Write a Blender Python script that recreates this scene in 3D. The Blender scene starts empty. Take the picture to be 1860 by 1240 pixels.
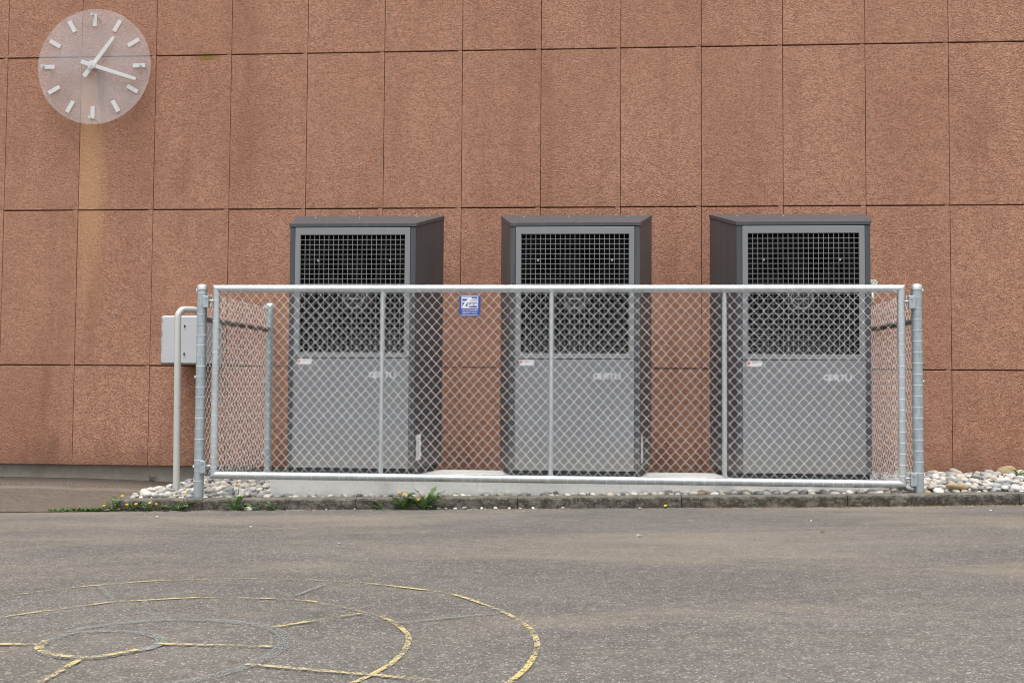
import bpy, bmesh, math, random
from mathutils import Vector, Matrix, noise
R = math.radians
random.seed(7)
S = bpy.context.scene
COL = S.collection

# ------------------------------------------------------------------ camera, world, sun, exposure
cam = bpy.data.cameras.new('camera'); camo = bpy.data.objects.new('camera', cam); COL.objects.link(camo)
cam.sensor_fit = 'HORIZONTAL'; cam.sensor_width = 36.0; cam.lens = 36.0 * 1900 / 1860
cam.clip_start = 0.05; cam.clip_end = 400
rt = Vector((0.99729755, 0.07315502, 0.00677824)); fw = Vector((-0.07337737, 0.99640453, 0.04235292)); up = Vector((-0.00365554, -0.04273583, 0.99907972))
camo.matrix_world = Matrix(((rt.x, up.x, -fw.x, 4.75884), (rt.y, up.y, -fw.y, -8.14489), (rt.z, up.z, -fw.z, 0.75802), (0, 0, 0, 1)))
S.camera = camo
SUN_EL, SUN_AZ = R(73), R(186)          # azimuth clockwise from +Y: the sun stands behind the camera, a little to the left
W = bpy.data.worlds.new('World'); S.world = W; W.use_nodes = True
wn = W.node_tree; bg = wn.nodes['Background']
sky = wn.nodes.new('ShaderNodeTexSky'); sky.sky_type = 'NISHITA'; sky.sun_disc = False
sky.sun_elevation = SUN_EL; sky.sun_rotation = SUN_AZ; sky.air_density = 1.0; sky.dust_density = 3.0
hs = wn.nodes.new('ShaderNodeHueSaturation'); hs.inputs['Saturation'].default_value = 0.22   # overcast: the blue is washed out
wn.links.new(sky.outputs[0], hs.inputs['Color']); wn.links.new(hs.outputs[0], bg.inputs['Color'])
bg.inputs['Strength'].default_value = 0.10
sl = bpy.data.lights.new('sun', 'SUN'); sl.energy = 1.5; sl.angle = R(45); sl.color = (1.0, 0.975, 0.94)
so = bpy.data.objects.new('sun', sl); COL.objects.link(so); so.location = (0, -10, 20)
sdir = Vector((math.sin(SUN_AZ) * math.cos(SUN_EL), math.cos(SUN_AZ) * math.cos(SUN_EL), math.sin(SUN_EL)))
so.rotation_euler = (-sdir).to_track_quat('-Z', 'Y').to_euler()
S.view_settings.view_transform = 'Standard'; S.view_settings.look = 'None'
S.cycles.filter_width = 1.0
S.view_settings.exposure = 1.0; S.view_settings.gamma = 1.0; S.view_settings.use_curve_mapping = False

# ------------------------------------------------------------------ materials
class NT:
    def __init__(s, name):
        s.m = bpy.data.materials.new(name); s.m.use_nodes = True; s.t = s.m.node_tree
        s.b = s.t.nodes['Principled BSDF']; s.out = s.t.nodes['Material Output']
    def n(s, typ, **k):
        nd = s.t.nodes.new(typ)
        for a, v in k.items(): setattr(nd, a, v)
        return nd
    def put(s, sock, v):
        if hasattr(v, 'is_linked') or isinstance(v, bpy.types.NodeSocket): s.t.links.new(v, sock)
        else: sock.default_value = v
    def pos(s):
        return s.n('ShaderNodeNewGeometry').outputs['Position']
    def mapped(s, v, scale=(1, 1, 1), loc=(0, 0, 0)):
        m = s.n('ShaderNodeMapping'); s.put(m.inputs['Vector'], v); m.inputs['Scale'].default_value = scale; m.inputs['Location'].default_value = loc
        return m.outputs[0]
    def noise(s, v, scale, detail=2, rough=.5, dist=0.0):
        m = s.n('ShaderNodeTexNoise'); s.put(m.inputs['Vector'], v); m.inputs['Scale'].default_value = scale
        m.inputs['Detail'].default_value = detail; m.inputs['Roughness'].default_value = rough; m.inputs['Distortion'].default_value = dist
        return m.outputs['Fac']
    def voro(s, v, scale, out='Distance', feature='F1'):
        m = s.n('ShaderNodeTexVoronoi'); m.feature = feature; s.put(m.inputs['Vector'], v); m.inputs['Scale'].default_value = scale
        return m.outputs[out]
    def ramp(s, f, stops, interp='LINEAR'):
        m = s.n('ShaderNodeValToRGB'); s.put(m.inputs[0], f); m.color_ramp.interpolation = interp
        e = m.color_ramp.elements
        while len(e) < len(stops): e.new(.5)
        for el, (p, c) in zip(e, stops):
            el.position = p; el.color = (*c, 1) if isinstance(c, tuple) else (c, c, c, 1)
        return m.outputs['Color']
    def mix(s, f, a, b, mode='MIX'):
        m = s.n('ShaderNodeMix', data_type='RGBA', blend_type=mode); s.put(m.inputs['Factor'], f)
        s.put(m.inputs['A'], (*a, 1) if isinstance(a, tuple) else a); s.put(m.inputs['B'], (*b, 1) if isinstance(b, tuple) else b)
        return m.outputs['Result']
    def math(s, op, a, b=0.0, c=0.0, clamp=False):
        m = s.n('ShaderNodeMath', operation=op, use_clamp=clamp)
        s.put(m.inputs[0], a); s.put(m.inputs[1], b); s.put(m.inputs[2], c)
        return m.outputs[0]
    def sep(s, v):
        m = s.n('ShaderNodeSeparateXYZ'); s.put(m.inputs[0], v); return m.outputs
    def step(s, v, lo, hi):
        m = s.n('ShaderNodeMapRange', clamp=True); m.interpolation_type = 'SMOOTHSTEP'; s.put(m.inputs['Value'], v)
        m.inputs['From Min'].default_value = lo; m.inputs['From Max'].default_value = hi
        return m.outputs['Result']
    def bump(s, h, strength, dist, normal=None):
        m = s.n('ShaderNodeBump'); s.put(m.inputs['Height'], h); m.inputs['Strength'].default_value = strength; m.inputs['Distance'].default_value = dist
        if normal is not None: s.put(m.inputs['Normal'], normal)
        return m.outputs[0]
    def done(s, color=None, rough=None, metal=None, normal=None, spec=None):
        if color is not None: s.put(s.b.inputs['Base Color'], (*color, 1) if isinstance(color, tuple) else color)
        if rough is not None: s.put(s.b.inputs['Roughness'], rough)
        if metal is not None: s.put(s.b.inputs['Metallic'], metal)
        if normal is not None: s.put(s.b.inputs['Normal'], normal)
        if spec is not None: s.b.inputs['Specular IOR Level'].default_value = spec
        return s.m

def plain(name, c, rough=.5, metal=0.0, var=.08, scale=6.0, spec=None):
    n = NT(name); p = n.pos()
    f = n.noise(p, scale, 4, .6)
    lo = tuple(x * (1 - var) for x in c); hi = tuple(min(1, x * (1 + var)) for x in c)
    r = n.math('MULTIPLY_ADD', n.noise(p, scale * 3, 3), .2, rough - .1)
    return n.done(n.mix(f, lo, hi), r, metal, None, spec)

def m_plaster():
    n = NT('rough_plaster'); p = n.pos(); s = n.sep(p); x, y, z = s[0], s[1], s[2]
    # worm-like trowelled relief
    pw = n.mapped(p, (1.0, 1.0, 1.35))
    a = n.noise(pw, 28, 1.8, .5, 1.2)
    b = n.noise(pw, 46, 1.5, .5, .8)
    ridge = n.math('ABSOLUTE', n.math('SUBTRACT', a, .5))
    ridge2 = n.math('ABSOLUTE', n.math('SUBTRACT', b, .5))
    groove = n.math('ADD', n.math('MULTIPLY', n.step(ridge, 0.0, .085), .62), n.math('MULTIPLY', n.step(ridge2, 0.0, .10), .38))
    h = n.math('ADD', groove, n.math('MULTIPLY', n.noise(pw, 95, 2), .25))
    nor = n.bump(h, .65, .0078)
    # colour
    big = n.noise(n.mapped(p, (1, 1, .35)), 1.3, 4, .6)
    med = n.noise(p, 9, 3, .6)
    c = n.mix(n.step(big, .3, .72), (.485, .254, .168), (.575, .32, .216))
    c = n.mix(n.math('MULTIPLY', n.step(med, .35, .75), .35), c, (.40, .20, .13))
    grain = n.noise(p, 160, 2, .6)
    c = n.mix(n.math('MULTIPLY', n.step(grain, .5, .8), .3), c, (.55, .33, .235))
    c = n.mix(n.math('MULTIPLY', n.math('SUBTRACT', 1.0, groove, clamp=True), .75), c, (.17, .07, .042))   # shade of the grooves painted into the colour
    pr = n.n('ShaderNodeObjectInfo').outputs['Random']
    c = n.mix(n.math('MULTIPLY', pr, .22), c, (.37, .195, .125))
    dk = n.noise(n.mapped(p, (1, 1, .5), (4, 0, 2)), .8, 4, .6)
    c = n.mix(n.math('MULTIPLY', n.step(dk, .5, .68), .38), c, (.27, .125, .08))
    # dark weather runs hanging down from the joints
    run = n.noise(n.mapped(p, (1, 1, .10)), 4.2, 4, .65)
    run = n.math('MULTIPLY', n.step(run, .50, .76), .45)
    c = n.mix(run, c, (.25, .115, .075))
    # grime close to the ground, uneven upper edge
    e = n.math('MULTIPLY_ADD', n.noise(n.mapped(p, (1, 1, .3)), 3.5, 4, .65), .9, -.28)
    low = n.math('MULTIPLY', n.step(n.math('SUBTRACT', e, z), -.22, .22), .72)
    c = n.mix(low, c, (.19, .095, .065))
    # ochre run under the clock
    dx = n.math('ABSOLUTE', n.math('SUBTRACT', x, n.math('MULTIPLY_ADD', n.noise(n.mapped(p, (1, 1, .3)), 3, 2), .06, .685)))
    st = n.math('MULTIPLY', n.step(n.math('MULTIPLY', dx, -1.0), -.19, -.03), n.step(z, 1.0, 2.5))
    st = n.math('MULTIPLY', st, n.step(n.math('MULTIPLY', z, -1.0), -3.35, -3.05))
    st = n.math('MULTIPLY', st, n.step(n.math('MULTIPLY', x, 1.0), .62, .635))
    c = n.mix(n.math('MULTIPLY', st, .62), c, (.60, .345, .18))
    # brown rust streaks right below the clock spindle
    rx = n.math('ABSOLUTE', n.math('SUBTRACT', x, .80)); rs = n.math('MULTIPLY', n.step(n.math('MULTIPLY', rx, -1.0), -.05, -.02), n.step(n.noise(n.mapped(p, (1, 1, .15)), 22, 3), .42, .55))
    rs = n.math('MULTIPLY', rs, n.math('MULTIPLY', n.step(z, 2.75, 3.0), n.step(n.math('MULTIPLY', z, -1.0), -3.27, -3.2)))
    c = n.mix(n.math('MULTIPLY', rs, .55), c, (.17, .075, .045))
    # lichen spot under the upper joint
    lx = n.math('MULTIPLY', n.math('SUBTRACT', x, 1.675), 14.0); lz = n.math('MULTIPLY', n.math('SUBTRACT', z, 3.392), 30.0)
    ld = n.math('SQRT', n.math('ADD', n.math('MULTIPLY', lx, lx), n.math('MULTIPLY', lz, lz)))
    lm = n.step(n.math('SUBTRACT', n.noise(p, 70, 3), n.math('MULTIPLY', ld, .5)), -.05, .12)
    c = n.mix(n.math('MULTIPLY', lm, .85), c, (.24, .17, .035))
    # pale scuff
    sx = n.math('SUBTRACT', x, n.math('MULTIPLY_ADD', z, .45, .345)); sm = n.step(n.math('MULTIPLY', n.math('ABSOLUTE', sx), -1.0), -.04, -.005)
    sm = n.math('MULTIPLY', sm, n.math('MULTIPLY', n.step(z, 1.15, 1.28), n.step(n.math('MULTIPLY', z, -1.0), -1.52, -1.40)))
    sm = n.math('MULTIPLY', sm, n.step(n.noise(p, 60, 3), .48, .66))
    c = n.mix(n.math('MULTIPLY', sm, .6), c, (.55, .40, .36))
    return n.done(c, .9, 0, nor, .25)

def m_asphalt(name, damp=0.0):
    n = NT(name); p = n.pos(); s = n.sep(p); x, y = s[0], s[1]
    big = n.noise(n.mapped(p, (.6, 1.0, 1)), 1.1, 5, .62, .4)
    mid = n.noise(n.mapped(p, (.6, 1, 1)), 3.2, 4, .6)
    c = n.mix(n.step(big, .38, .68), (.126, .115, .104), (.178, .162, .143))
    c = n.mix(n.math('MULTIPLY', n.step(mid, .45, .75), .5), c, (.10, .088, .078))
    # aggregate: every little stone its own tone
    cellc = n.voro(n.mapped(p, (1, .62, 1)), 230, 'Color'); cs = n.sep(cellc)
    st = n.ramp(cs[0], [(0, (.030, .028, .027)), (.35, (.085, .077, .070)), (.70, (.165, .15, .132)), (.90, (.26, .24, .215)), (1, (.58, .56, .52))])
    c = n.mix(.42, c, st)
    cell2 = n.sep(n.voro(p, 52, 'Color'))
    c = n.mix(n.math('MULTIPLY', n.step(cell2[1], .965, .98), .2), c, (.40, .36, .30))
    mott = n.noise(n.mapped(p, (.8, 1, 1)), 17, 5, .7)
    c = n.mix(n.math('MULTIPLY', n.step(mott, .48, .72), .38), c, (.075, .068, .062))
    c = n.mix(n.math('MULTIPLY', n.step(mott, .48, .30), .30), c, (.25, .23, .20))
    # light tan dust washed along the slope
    dust = n.noise(n.mapped(p, (.4, 1.0, 1), (3, 1.7, 0)), 1.5, 5, .6, .6)
    c = n.mix(n.math('MULTIPLY', n.step(dust, .42, .74), .42), c, (.32, .268, .195))
    # rust-coloured moss in the gutter along the kerb
    g = n.math('MULTIPLY', n.math('MULTIPLY', n.step(n.math('ADD', y, n.math('MULTIPLY', n.noise(p, 14, 4), .08)), -1.625, -1.585), n.step(n.noise(p, 2.3, 4), .42, .55)), n.step(x, 4.6, 6.2))
    c = n.mix(n.math('MULTIPLY', g, .85), c, (.15, .085, .02))
    g2 = n.math('MULTIPLY', n.step(n.math('ADD', y, n.math('MULTIPLY', n.noise(p, 9, 4), .12)), -1.65, -1.57), .5)
    c = n.mix(g2, c, (.07, .055, .042))
    if damp:
        d = n.noise(n.mapped(p, (.5, 1, 1)), 2.6, 5, .6)
        c = n.mix(n.math('MULTIPLY', n.step(d, .2, .55), .75), c, (.115, .075, .052))
        c = n.mix(n.math('MULTIPLY', n.step(n.noise(n.mapped(p, (.7, 1, 1)), 9, 5, .7), .5, .7), .5), c, (.06, .045, .036))
        c = n.mix(.34, c, st); c = n.mix(n.math('MULTIPLY', n.step(n.noise(p, 34, 4, .75), .45, .7), .55), c, (.21, .165, .125))
        wv = n.math('MULTIPLY', n.step(y, -.35, .0), .75); c = n.mix(wv, c, (.045, .036, .03))
        lt = n.math('MULTIPLY', n.step(n.math('MULTIPLY', n.math('ABSOLUTE', n.math('ADD', y, n.math('MULTIPLY_ADD', d, .5, .25))), -1.0), -.12, -.02), .28)
        c = n.mix(lt, c, (.30, .28, .25))
    h = n.math('ADD', n.math('MULTIPLY', n.voro(p, 135), -1.0), n.math('MULTIPLY', n.noise(p, 60, 3), .6))
    return n.done(c, n.math('MULTIPLY_ADD', mid, .25, .68), 0, n.bump(h, .55, .006), .35)

def m_concrete(name, base, dark, amount=.5, lichen_shade=0.0):
    n = NT(name); p = n.pos(); s = n.sep(p)
    a = n.noise(p, 5, 5, .65); b = n.noise(p, 38, 4, .65)
    c = n.mix(n.math('MULTIPLY', n.step(a, .35, .7), amount), base, dark)
    c = n.mix(n.math('MULTIPLY', n.step(b, .5, .75), .35), c, tuple(v * .55 for v in base))
    run = n.noise(n.mapped(p, (1, 1, .08)), 7, 3, .6)
    c = n.mix(n.math('MULTIPLY', n.step(run, .58, .7), .3), c, tuple(v * .62 for v in base))
    sp = n.noise(p, 120, 2, .6)
    c = n.mix(n.math('MULTIPLY', n.step(sp, .6, .72), .4), c, tuple(min(1, v * 1.5) for v in base))
    if lichen_shade:
        l = n.noise(n.mapped(p, (1, 1, 1.6)), 13, 6, .75)
        nz = n.sep(n.n('ShaderNodeNewGeometry').outputs['Normal'])[2]
        fr = n.math('MULTIPLY_ADD', n.step(nz, .9, .3), .55, .45)     # algae mottling plus painted-in shade: the upright face goes darker than the top
        c = n.mix(n.math('MULTIPLY', n.math('MULTIPLY', n.step(l, .36, .58), lichen_shade), fr), c, (.038, .035, .028))
        l2 = n.noise(p, 11, 4, .7)
        c = n.mix(n.math('MULTIPLY', n.step(l2, .58, .72), lichen_shade * .7), c, (.10, .075, .030))
        l3 = n.noise(p, 90, 3, .7)
        c = n.mix(n.math('MULTIPLY', n.step(l3, .58, .68), .55), c, (.36, .34, .30))
    h = n.math('ADD', n.math('MULTIPLY', b, 1.0), n.math('MULTIPLY', sp, .5))
    return n.done(c, .88, 0, n.bump(h, .7 if lichen_shade else .35, .008 if lichen_shade else .004), .3)

def m_galv(name, c, rough=.42, metal=.75):
    n = NT(name); p = n.pos()
    sp = n.voro(n.mapped(p, (1, 1, .5)), 70, 'Color'); f = n.sep(sp)[0]
    a = n.noise(n.mapped(p, (1, 1, .25)), 16, 4, .6)
    lo = tuple(v * .72 for v in c); hi = tuple(min(1, v * 1.18) for v in c)
    cc = n.mix(a, lo, hi); cc = n.mix(n.math('MULTIPLY', f, .22), cc, (.85, .88, .90))
    r = n.math('MULTIPLY_ADD', a, .22, rough - .1)
    return n.done(cc, r, metal, n.bump(n.noise(p, 220, 2), .06, .001))

def m_paint(name, c, rough=.45):
    n = NT(name); p = n.pos(); o = n.n('ShaderNodeObjectInfo').outputs['Random']
    f = n.noise(p, 3, 4, .6); run = n.noise(n.mapped(p, (1, 1, .06)), 18, 3, .6)
    cc = n.mix(f, tuple(v * .93 for v in c), tuple(v * 1.06 for v in c))
    cc = n.mix(n.math('MULTIPLY', n.step(run, .5, .75), .12), cc, (.33, .31, .28))
    zz = n.sep(p)[2]; sp = n.math('MULTIPLY', n.step(n.math('SUBTRACT', n.math('MULTIPLY', n.noise(p, 12, 5, .7), .55), zz), -.20, .05), .35)
    cc = n.mix(sp, cc, (.20, .175, .145))
    dust = n.noise(p, 140, 2, .7)
    cc = n.mix(n.math('MULTIPLY', n.step(dust, .68, .78), .12), cc, (.5, .48, .44))
    return n.done(cc, n.math('MULTIPLY_ADD', f, .15, rough - .07), 0, n.bump(n.noise(p, 900, 1), .05, .0006), .4)

def m_stone():
    n = NT('river_stone'); p = n.pos()
    o = n.n('ShaderNodeObjectInfo').outputs['Random']; i = n.n('ShaderNodeNewGeometry').outputs['Random Per Island']
    r = n.math('FRACT', n.math('ADD', n.math('MULTIPLY', o, 7.31), n.math('MULTIPLY', i, 3.17)))
    c = n.ramp(r, [(0, (.40, .37, .32)), (.12, (.54, .51, .45)), (.24, (.29, .285, .28)), (.34, (.47, .42, .35)), (.44, (.36, .36, .36)), (.56, (.60, .57, .52)), (.66, (.23, .235, .24)), (.74, (.55, .53, .49)), (.82, (.42, .31, .19)), (.85, (.33, .32, .30)), (.95, (.66, .63, .57))], 'CONSTANT')
    v = n.noise(p, 40, 4, .6, .5)
    c = n.mix(n.math('MULTIPLY', n.step(v, .45, .75), .3), c, (.20, .17, .13))
    sp = n.noise(p, 220, 2)
    c = n.mix(n.math('MULTIPLY', n.step(sp, .6, .7), .25), c, (.62, .60, .56))
    return n.done(c, .75, 0, n.bump(v, .25, .004), .35)

def m_worn(name, ca, cb, cover, gray=0.0):
    """old road paint: survives only in flakes, the asphalt shows between them"""
    n = NT(name); p = n.pos()
    a = n.noise(n.mapped(p, (1, 1.3, 1)), 70, 5, .7); b = n.noise(p, 7, 3, .6); v = n.voro(n.mapped(p, (1, .8, 1)), 190)
    m = n.math('ADD', n.math('MULTIPLY', a, .9), n.math('ADD', n.math('MULTIPLY', b, .95), n.math('MULTIPLY', v, -.22)))
    keep = n.math('MULTIPLY', n.step(m, cover - .08, cover + .12), .85)
    gray = n.math('MULTIPLY', n.step(v, .75, .2), gray)
    c = n.mix(n.step(n.noise(p, 6, 3), .42, .55), ca, cb)
    n.done(c, .8, 0, None, .3)
    tr = n.n('ShaderNodeBsdfTransparent'); mx = n.n('ShaderNodeMixShader')
    n.put(mx.inputs[0], n.math('MAXIMUM', keep, gray))
    n.t.links.new(tr.outputs[0], mx.inputs[1]); n.t.links.new(n.b.outputs[0], mx.inputs[2]); n.t.links.new(mx.outputs[0], n.out.inputs[0])
    return n.m

def m_acrylic():
    n = NT('milky_acrylic'); p = n.pos()
    n.done((.80, .80, .82), .25, 0)
    tr = n.n('ShaderNodeBsdfTransparent'); mx = n.n('ShaderNodeMixShader')
    f = n.math('MULTIPLY_ADD', n.noise(p, 3.0, 4, .6), .26, .03)
    n.put(mx.inputs[0], f)
    n.t.links.new(tr.outputs[0], mx.inputs[1]); n.t.links.new(n.b.outputs[0], mx.inputs[2]); n.t.links.new(mx.outputs[0], n.out.inputs[0])
    return n.m

def m_leaf():
    n = NT('weed_leaf'); p = n.pos(); o = n.n('ShaderNodeObjectInfo').outputs['Random']
    c = n.mix(o, (.06, .135, .035), (.15, .235, .075))
    c = n.mix(n.math('MULTIPLY', n.step(n.noise(p, 60, 3), .5, .75), .4), c, (.15, .19, .07))
    n.done(c, .55, 0)
    tl = n.n('ShaderNodeBsdfTranslucent'); n.put(tl.inputs[0], (.10, .20, .03, 1)); mx = n.n('ShaderNodeMixShader'); mx.inputs[0].default_value = .25
    n.t.links.new(n.b.outputs[0], mx.inputs[1]); n.t.links.new(tl.outputs[0], mx.inputs[2]); n.t.links.new(mx.outputs[0], n.out.inputs[0])
    return n.m

M = {
 'plaster': m_plaster(), 'asphalt': m_asphalt('asphalt'), 'path': m_asphalt('stained_asphalt', 1.0),
 'concrete': m_concrete('pale_concrete', (.74, .74, .71), (.60, .59, .56), .5),
 'plinth': m_concrete('plinth_concrete', (.34, .31, .26), (.22, .20, .16), .7),
 'kerb': m_concrete('weathered_kerb_concrete', (.20, .182, .15), (.125, .113, .09), .7, .9),
 'galv': m_galv('galvanised_steel', (.62, .66, .68)), 'galv_post': m_galv('dull_zinc', (.42, .49, .52), .5, .6),
 'wire': m_galv('zinc_wire', (.93, .94, .94), .5, .0),
 'alu': m_galv('brushed_aluminium', (.66, .66, .64), .4, .7),
 'front': m_paint('light_grey_enamel', (.228, .238, .248)), 'body': m_paint('anthracite_enamel', (.070, .075, .083)),
 'black': plain('black_plastic', (.012, .013, .015), .5), 'dark': plain('dark_interior', (.004, .004, .0045), .8, spec=.08),
 'shroud': plain('shroud_metal', (.008, .008, .0085), .6, spec=.12), 'guard': plain('black_wire', (.016, .016, .017), .5, 0, spec=.15),
 'bar': plain('grey_mesh_wire', (.27, .275, .275), .45, .2),
 'white': plain('white_enamel', (.64, .64, .63), .4, 0, .05), 'sticker': plain('white_sticker', (.78, .78, .80), .5, 0, .04),
 'silver': plain('silver_print', (.66, .68, .72), .5), 'red': plain('red_print', (.55, .06, .05), .6), 'ink': plain('grey_print', (.22, .22, .24), .6),
 'blue': plain('blue_enamel', (.035, .085, .36), .35, 0, .06), 'signwhite': plain('white_print', (.82, .82, .84), .4, 0, .03),
 'box': None, 'acrylic': m_acrylic(), 'steel': plain('bright_bolt', (.6, .6, .6), .3, .9),
 'stone': m_stone(), 'leaf': m_leaf(), 'stem': plain('stem_green', (.10, .14, .05), .6), 'petal': plain('dandelion_yellow', (.75, .43, .015), .6),
 'deadleaf': plain('dead_leaf', (.16, .075, .035), .7), 'earth': m_concrete('gritty_soil', (.13, .105, .08), (.08, .065, .05), .7),
 'yellow': m_worn('worn_yellow_paint', (.66, .53, .21), (.55, .46, .26), .815, .18), 'greyblue': m_worn('faded_paint', (.30, .31, .285), (.27, .295, .29), .92, .60),
 'bluepaint': m_worn('blue_paint', (.16, .36, .62), (.2, .4, .6), .80), 'wood': plain('brown_board', (.16, .085, .045), .8, 0, .2),
 'tap': plain('pale_cast_metal', (.36, .39, .32), .45, .4), 'rail': plain('pale_grey_rail', (.60, .60, .57), .42, .25), 'boulder': None, 'backing': plain('joint_mortar', (.25, .13, .085), .95), 'roof': plain('roof_felt', (.08, .08, .08), .9),
}
def m_box():
    n = NT('cabinet_enamel'); p = n.pos(); s = n.sep(p)
    c = n.mix(n.noise(p, 7, 3), (.47, .485, .51), (.56, .57, .59))
    g = n.math('MULTIPLY', n.step(n.math('SUBTRACT', n.math('MULTIPLY', n.noise(p, 30, 4), .03), s[2]), -.905, -.895), .8)
    c = n.mix(g, c, (.10, .105, .045))
    e = n.math('MULTIPLY', n.step(n.math('ADD', n.math('MULTIPLY', s[0], -1.0), n.math('MULTIPLY', n.noise(p, 22, 4), .05)), -1.51, -1.49), n.step(n.noise(p, 35, 3), .45, .6))
    c = n.mix(n.math('MULTIPLY', e, .6), c, (.20, .20, .14))
    return n.done(c, .45)
M['box'] = m_box()
def m_boulder():
    n = NT('tan_boulder'); p = n.pos()
    a = n.noise(p, 22, 5, .65)
    c = n.mix(n.step(a, .3, .7), (.42, .33, .20), (.28, .20, .11)); c = n.mix(n.math('MULTIPLY', n.step(n.noise(p, 9, 3), .5, .7), .5), c, (.22, .18, .12))
    return n.done(c, .85, 0, n.bump(a, .3, .006), .3)
M['boulder'] = m_boulder()

# ------------------------------------------------------------------ mesh helpers
class MB:
    def __init__(s): s.v = []; s.f = []; s.sm = []
    def add(s, vs, fs, smooth=False):
        o = len(s.v); s.v += [tuple(v) for v in vs]
        for f in fs: s.f.append(tuple(i + o for i in f)); s.sm.append(smooth)
    def box(s, x0, x1, y0, y1, z0, z1):
        s.add([(x0, y0, z0), (x1, y0, z0), (x1, y1, z0), (x0, y1, z0), (x0, y0, z1), (x1, y0, z1), (x1, y1, z1), (x0, y1, z1)],
              [(3, 2, 1, 0), (4, 5, 6, 7), (0, 1, 5, 4), (1, 2, 6, 5), (2, 3, 7, 6), (3, 0, 4, 7)])
    def prism(s, poly, z0, z1):
        """poly counter-clockwise in xy; z0/z1 numbers or functions of (x, y)"""
        n = len(poly); fz0 = z0 if callable(z0) else (lambda x, y: z0); fz1 = z1 if callable(z1) else (lambda x, y: z1)
        vs = [(x, y, fz0(x, y)) for x, y in poly] + [(x, y, fz1(x, y)) for x, y in poly]
        s.add(vs, [tuple(range(n - 1, -1, -1)), tuple(range(n, 2 * n))] + [(i, (i + 1) % n, (i + 1) % n + n, i + n) for i in range(n)])
    def plate(s, poly, y, t):
        """poly in xz (counter-clockwise seen from -y), front face at y, thickness t to +y"""
        n = len(poly); vs = [(x, y, z) for x, z in poly] + [(x, y + t, z) for x, z in poly]
        s.add(vs, [tuple(range(n)), tuple(range(2 * n - 1, n - 1, -1))] + [((i + 1) % n, i, i + n, (i + 1) % n + n) for i in range(n)])
    def tube(s, pts, r, seg=12, caps=True, smooth=True, closed=False):
        pts = [Vector(p) for p in pts]; n = len(pts); rings = []
        prev = None
        for i, p in enumerate(pts):
            if closed: d = (pts[(i + 1) % n] - pts[i - 1]).normalized()
            else:
                a = pts[i] - pts[i - 1] if i else pts[1] - pts[0]; b = pts[i + 1] - pts[i] if i < n - 1 else a
                d = (a.normalized() + b.normalized()).normalized()
            if prev is None:
                h = Vector((0, 0, 1)) if abs(d.z) < .9 else Vector((0, 1, 0)); u = d.cross(h).normalized()
            else: u = (prev - d * prev.dot(d)).normalized()
            prev = u; w = d.cross(u)
            rr = r[i] if isinstance(r, (list, tuple)) else r
            rings.append([p + (u * math.cos(2 * math.pi * k / seg) + w * math.sin(2 * math.pi * k / seg)) * rr for k in range(seg)])
        vs = [v for rg in rings for v in rg]; fs = []
        m = n if closed else n - 1
        for i in range(m):
            for k in range(seg):
                a = i * seg + k; b = i * seg + (k + 1) % seg; j = ((i + 1) % n) * seg
                fs.append((a, j + k, j + (k + 1) % seg, b))
        s.add(vs, fs, smooth)
        if caps and not closed:
            s.add(rings[0], [tuple(range(seg))]); s.add(rings[-1], [tuple(range(seg - 1, -1, -1))])
    def ring(s, c, rad, r, axis='y', n=32, seg=4):
        pts = []
        for k in range(n):
            a = 2 * math.pi * k / n; q = (rad * math.cos(a), rad * math.sin(a))
            pts.append({'y': (c[0] + q[0], c[1], c[2] + q[1]), 'x': (c[0], c[1] + q[0], c[2] + q[1]), 'z': (c[0] + q[0], c[1] + q[1], c[2])}[axis])
        s.tube(pts, r, seg, False, True, True)
    def mesh(s, name, mat):
        me = bpy.data.meshes.new(name); me.from_pydata(s.v, [], s.f); me.polygons.foreach_set('use_smooth', s.sm); me.materials.append(M[mat] if isinstance(mat, str) else mat); me.update()
        return me
    def fix(s, me):
        bm = bmesh.new(); bm.from_mesh(me); bmesh.ops.recalc_face_normals(bm, faces=bm.faces); bm.to_mesh(me); bm.free(); return me
    def obj(s, name, mat, parent=None, bevel=0, fix=True):
        me = s.mesh(name, mat)
        if fix: s.fix(me)
        o = put(name, me, parent)
        if bevel: bev(o, bevel)
        return o
def put(name, me, parent=None, loc=None):
    o = bpy.data.objects.new(name, me); COL.objects.link(o)
    if parent: o.parent = parent
    if loc: o.location = loc
    return o
def bev(o, w, seg=2):
    bm = bmesh.new(); bm.from_mesh(o.data)
    es = [e for e in bm.edges if len(e.link_faces) == 2 and e.calc_face_angle(0) > .5]
    bmesh.ops.bevel(bm, geom=es, offset=w, segments=seg, affect='EDGES', profile=.5)
    bm.to_mesh(o.data); bm.free()
def empty(name, loc=(0, 0, 0), **tags):
    o = bpy.data.objects.new(name, None); COL.objects.link(o); o.location = loc; o.empty_display_size = .1
    return tag(o, **tags)
def tag(o, label=None, cat=None, group=None, kind=None):
    if label: o['label'] = label
    if cat: o['category'] = cat
    if group: o['group'] = group
    if kind: o['kind'] = kind
    return o
def copy_tree(o, parent=None):
    c = o.copy(); COL.objects.link(c)
    if parent: c.parent = parent
    for ch in list(o.children): copy_tree(ch, c)
    return c
def disc(mb, cx, cz, r, y, t, n=20):
    mb.plate([(cx + r * math.cos(2 * math.pi * k / n), cz + r * math.sin(2 * math.pi * k / n)) for k in range(n)], y, t)
def lerp(xs, ys, x):
    if x <= xs[0]: return ys[0]
    for i in range(len(xs) - 1):
        if x <= xs[i + 1]: return ys[i] + (ys[i + 1] - ys[i]) * (x - xs[i]) / (xs[i + 1] - xs[i])
    return ys[-1]

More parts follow.
